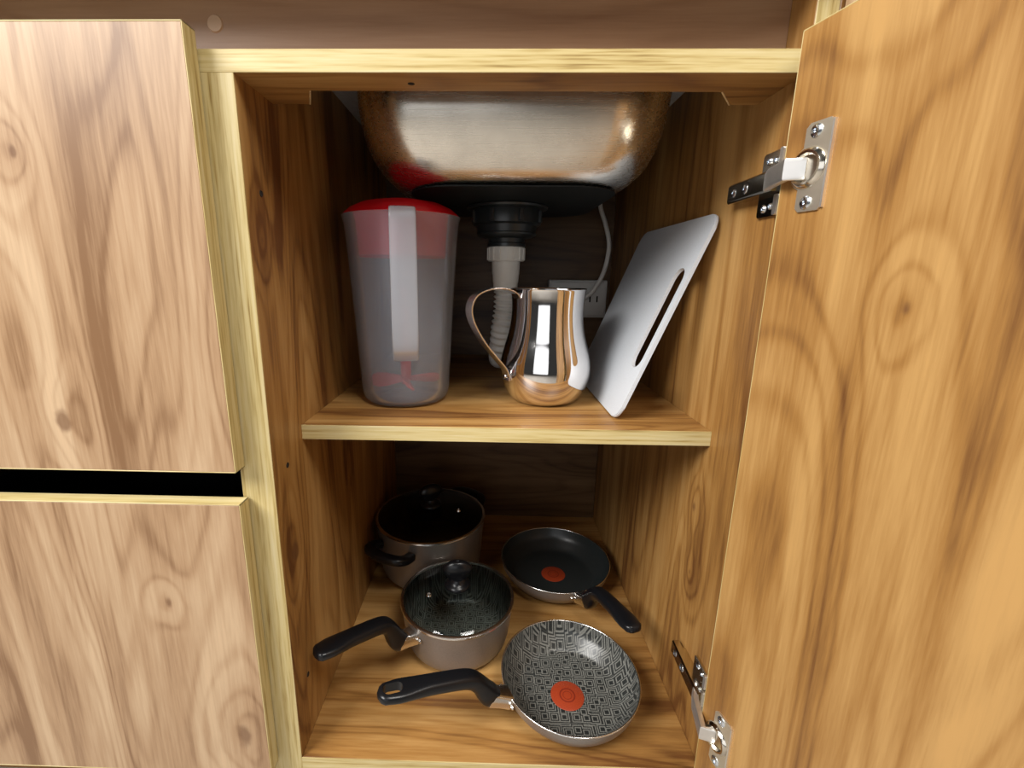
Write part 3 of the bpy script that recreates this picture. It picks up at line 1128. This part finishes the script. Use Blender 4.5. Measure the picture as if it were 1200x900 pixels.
def long_handle(root, cx, cy, d, keys, brk, hole=True, zb=0.035):
    """keys: [(t along d, z)]; brk: (t0, t1, z0, z1) of the metal bracket"""
    d = Vector((d[0], d[1], 0)).normalized()
    s = Vector((-d.y, d.x, 0))
    c = Vector((cx, cy, 0))
    path = catmull([c + d * t + Vector((0, 0, z)) for t, z in keys], 7)
    N = len(path)
    ws = lerp_list([(0, 0.0100), (0.12, 0.0105), (0.3, 0.0095), (0.7, 0.0112), (0.88, 0.0138), (0.955, 0.0118), (0.985, 0.0080), (1.0, 0.0030)], N)
    hs = lerp_list([(0, 0.0120), (0.12, 0.0125), (0.35, 0.0095), (0.7, 0.0078), (0.86, 0.0062), (0.965, 0.0058), (0.99, 0.0040), (1.0, 0.0018)], N)
    h = sweep('handle', path, ws, hs, M['bakelite'], None, n=24, power=3.0, angle=60)
    place(h, root)
    if hole:
        k = int(N * 0.885)
        p = path[k]
        bmc = bmesh.new()
        ov = rounded(0.022, 0.0135, 0.0066, 6)
        bm_prism(bmc, ov, lambda a, b_, z: tuple(p + d * a + s * b_ + Vector((0, 0, z))), -0.05, 0.05)
        cut(h, bmc)
        for q in h.data.polygons:
            q.use_smooth = True
        try:
            h.data.set_sharp_from_angle(angle=math.radians(50))
        except Exception:
            pass
    t0, t1, z0, z1 = brk
    bp = [c + d * t0 + Vector((0, 0, z0)), c + d * (t0 * 0.5 + t1 * 0.5) + Vector((0, 0, (z0 + z1) / 2)), c + d * t1 + Vector((0, 0, z1))]
    br = sweep('handle_bracket', bp, [0.0125, 0.0108, 0.0102], [0.0085, 0.0085, 0.0100], M['satin'], None, n=20, power=5)
    place(br, root)
    for sg in (-1, 1):
        bm = bmesh.new()
        bm_lathe(bm, [(0.0, 0.0022), (0.0022, 0.0018), (0.0032, 0.0)], 14)
        q = Vector((0, 0, 1)).rotation_difference(d)
        bmesh.ops.rotate(bm, verts=bm.verts, cent=(0, 0, 0), matrix=q.to_matrix())
        bmesh.ops.translate(bm, verts=bm.verts, vec=c + d * (t0 + 0.001) + s * (sg * 0.0155) + Vector((0, 0, z0 + 0.001)))
        place(mesh_obj('rivet', bm, M['satin'], None, True), root)


def frying_pan(cx, cy, R, zr, coat, label, d, keys, brk, hole, name='frying_pan'):
    root = empty(name, (cx, cy, 0))
    tag(root, label, 'frying pan', 'frying pans on the cabinet floor')
    bpy.context.view_layer.update()
    rb = R * 0.70
    o = [(0.0, 0.0004), (rb * 0.96, 0.0004), (rb, 0.0012), (rb + 0.006, 0.0040), (R * 0.86, 0.0130), (R * 0.95, zr * 0.62), (R, zr)]
    i = [(R - 0.0022, zr), (R * 0.945 - 0.0022, zr * 0.64), (R * 0.855 - 0.002, 0.0165), (rb + 0.004, 0.0082), (rb - 0.002, 0.0062), (rb * 0.8, 0.0056), (0.0, 0.0056)]
    o = o[:2] + smooth_prof(o[2:], 4)
    i = smooth_prof(i[:5], 4) + i[5:]
    pan_body(root, cx, cy, o, i, R - 0.0009, zr, coat)
    long_handle(root, cx, cy, d, keys, brk, hole)
    return root


p1 = frying_pan(0.0915, 0.0870, 0.0880, 0.0400, M['coat'], 'small grey-patterned frying pan in front on the cabinet floor',
                (-0.924, -0.381), [(0.108, 0.043), (0.116, 0.052), (0.128, 0.070), (0.142, 0.080), (0.175, 0.087), (0.21, 0.092), (0.243, 0.096)], (0.0875, 0.113, 0.033, 0.045), True)
spot(p1, 0.0900, 0.0824, 0.0059, 0.0215)
p2 = frying_pan(0.1060, 0.3270, 0.0970, 0.0410, M['coat_dark'], 'plain dark charcoal frying pan at the back right of the floor',
                (0.30, -0.953), [(0.118, 0.042), (0.126, 0.052), (0.138, 0.070), (0.152, 0.079), (0.180, 0.085), (0.210, 0.089), (0.238, 0.092)], (0.097, 0.122, 0.033, 0.045), False)
spot(p2, 0.1050, 0.3270, 0.0059, 0.0215)


def lid(owner, cx, cy, R, z, glass, label, knob_rot, vent):
    dome = smooth_prof([(R - 0.002, 0.003), (R * 0.88, 0.0085), (R * 0.62, 0.0145), (R * 0.30, 0.0180), (0.008, 0.0190)], 4) + [(0.0, 0.0190)]
    dom2 = [(r, max(zz - 0.0028, 0.0012)) for r, zz in reversed(dome)]
    root = place(lathe('lid', dome + dom2, glass, None, 80, (cx, cy, z), close=False, angle=60), owner)
    root['label'] = label

    def sub(o):
        o.parent = root
        return o
    rr = [(R - 0.0034, 0.0040), (R - 0.0010, 0.0044), (R + 0.0010, 0.0032), (R + 0.0012, 0.0015), (R - 0.0004, 0.0006), (R - 0.0034, 0.0010)]
    sub(lathe('steel_band', rr, M['satin'], None, 80, (cx, cy, z), close=True, angle=50))
    k0 = z + 0.0180
    bm = bmesh.new()
    base = smooth_prof([(0.0165, 0.0), (0.0190, 0.0020), (0.0185, 0.0060), (0.0135, 0.0100), (0.0105, 0.0150)], 3)
    sub(lathe('knob_base', [(0.0, 0.0)] + base + [(0.0, 0.0150)], M['bakelite'], None, 36, (cx, cy, k0)))
    # knob grip: flattened rounded wedge
    prof = [(0.0, 0.0130), (0.0100, 0.0130), (0.0125, 0.0170), (0.0165, 0.0240), (0.0172, 0.0290), (0.0140, 0.0345), (0.0080, 0.0385), (0.0, 0.0395)]
    prof = prof[:2] + smooth_prof(prof[2:], 3)

    def flat(p, a):
        return Vector((p.x * 1.25, p.y * 0.55, p.z * 1.12 - 0.0015))
    bm_lathe(bm, prof, 40, (0, 0, 0), fn=flat)
    bmesh.ops.rotate(bm, verts=bm.verts, cent=(0, 0, 0), matrix=Matrix.Rotation(knob_rot, 3, 'Z'))
    bmesh.ops.translate(bm, verts=bm.verts, vec=(cx, cy, k0))
    sub(mesh_obj('knob_grip', bm, M['bakelite'], None, True))
    va_ = Vector((vent[0], vent[1], 0))
    zz = z + 0.0190 - 0.0110 * (va_.length / R) ** 2
    sub(lathe('steam_vent', [(0.0, 0.0012), (0.0014, 0.0012), (0.0018, 0.0022), (0.0036, 0.0020), (0.0044, 0.0)], M['satin'], None, 20, (cx + va_.x, cy + va_.y, zz)))
    return root


# saucepan
SX, SY, SR, SRZ = -0.0600, 0.1815, 0.0825, 0.0700
sp = empty('saucepan', (SX, SY, 0))
tag(sp, 'small taupe saucepan with long black handle in front of the big pot', 'saucepan')
bpy.context.view_layer.update()
o_ = [(0.0, 0.0004), (0.058, 0.0004)] + smooth_prof([(0.060, 0.0010), (0.0680, 0.0045), (0.0740, 0.0130), (0.0775, 0.0300), (0.0800, 0.0500), (SR, SRZ)], 4)
i_ = smooth_prof([(SR - 0.0022, SRZ), (0.0780, 0.0500), (0.0752, 0.0300), (0.0715, 0.0150), (0.0655, 0.0075), (0.056, 0.0052)], 4) + [(0.0, 0.0050)]
pan_body(sp, SX, SY, o_, i_, SR - 0.0009, SRZ, M['coat'])
long_handle(sp, SX, SY, (-0.700, -0.714), [(0.102, 0.058), (0.109, 0.068), (0.119, 0.090), (0.131, 0.1005), (0.162, 0.107), (0.190, 0.111), (0.218, 0.114)], (0.0810, 0.107, 0.054, 0.061), False)
lid(sp, SX, SY, SR + 0.0004, SRZ + 0.0006, M['lid_glass'], 'clear glass lid with black knob', 0.10, (-0.040, -0.018))

# stock pot
QX, QY, QR, QRZ = -0.1215, 0.3535, 0.0985, 0.1050
pot = empty('stock_pot', (QX, QY, 0))
tag(pot, 'large two-handled taupe pot in the dark back left corner', 'pot')
bpy.context.view_layer.update()
o_ = [(0.0, 0.0004), (0.070, 0.0004)] + smooth_prof([(0.073, 0.0010), (0.0830, 0.0050), (0.0900, 0.0150), (0.0935, 0.0400), (0.0960, 0.0750), (QR, QRZ)], 4)
i_ = smooth_prof([(QR - 0.0022, QRZ), (0.0940, 0.0750), (0.0912, 0.0400), (0.0875, 0.0170), (0.0800, 0.0080), (0.070, 0.0052)], 4) + [(0.0, 0.0050)]
pan_body(pot, QX, QY, o_, i_, QR - 0.0009, QRZ, M['coat_dark'])
for sg in (1, -1):
    dv = Vector((-0.52 * sg, -0.854 * sg, 0)).normalized()
    sv = Vector((-dv.y, dv.x, 0))
    c = Vector((QX, QY, 0))
    pts = []
    for (t, w, z) in ((0.0955, -0.034, 0.085), (0.112, -0.036, 0.089), (0.126, -0.028, 0.093), (0.132, 0.0, 0.094), (0.126, 0.028, 0.093), (0.112, 0.036, 0.089), (0.0955, 0.034, 0.085)):
        pts.append(c + dv * t + sv * w + Vector((0, 0, z)))
    path = catmull(pts, 7)
    place(sweep('side_handle', path, 0.0088, 0.0072, M['bakelite'], None, n=18, power=3.0, angle=60), pot)
lid(pot, QX, QY, QR + 0.0004, QRZ + 0.0006, M['pot_glass'], 'dark glass lid with black knob', 0.5, (0.052, -0.012))
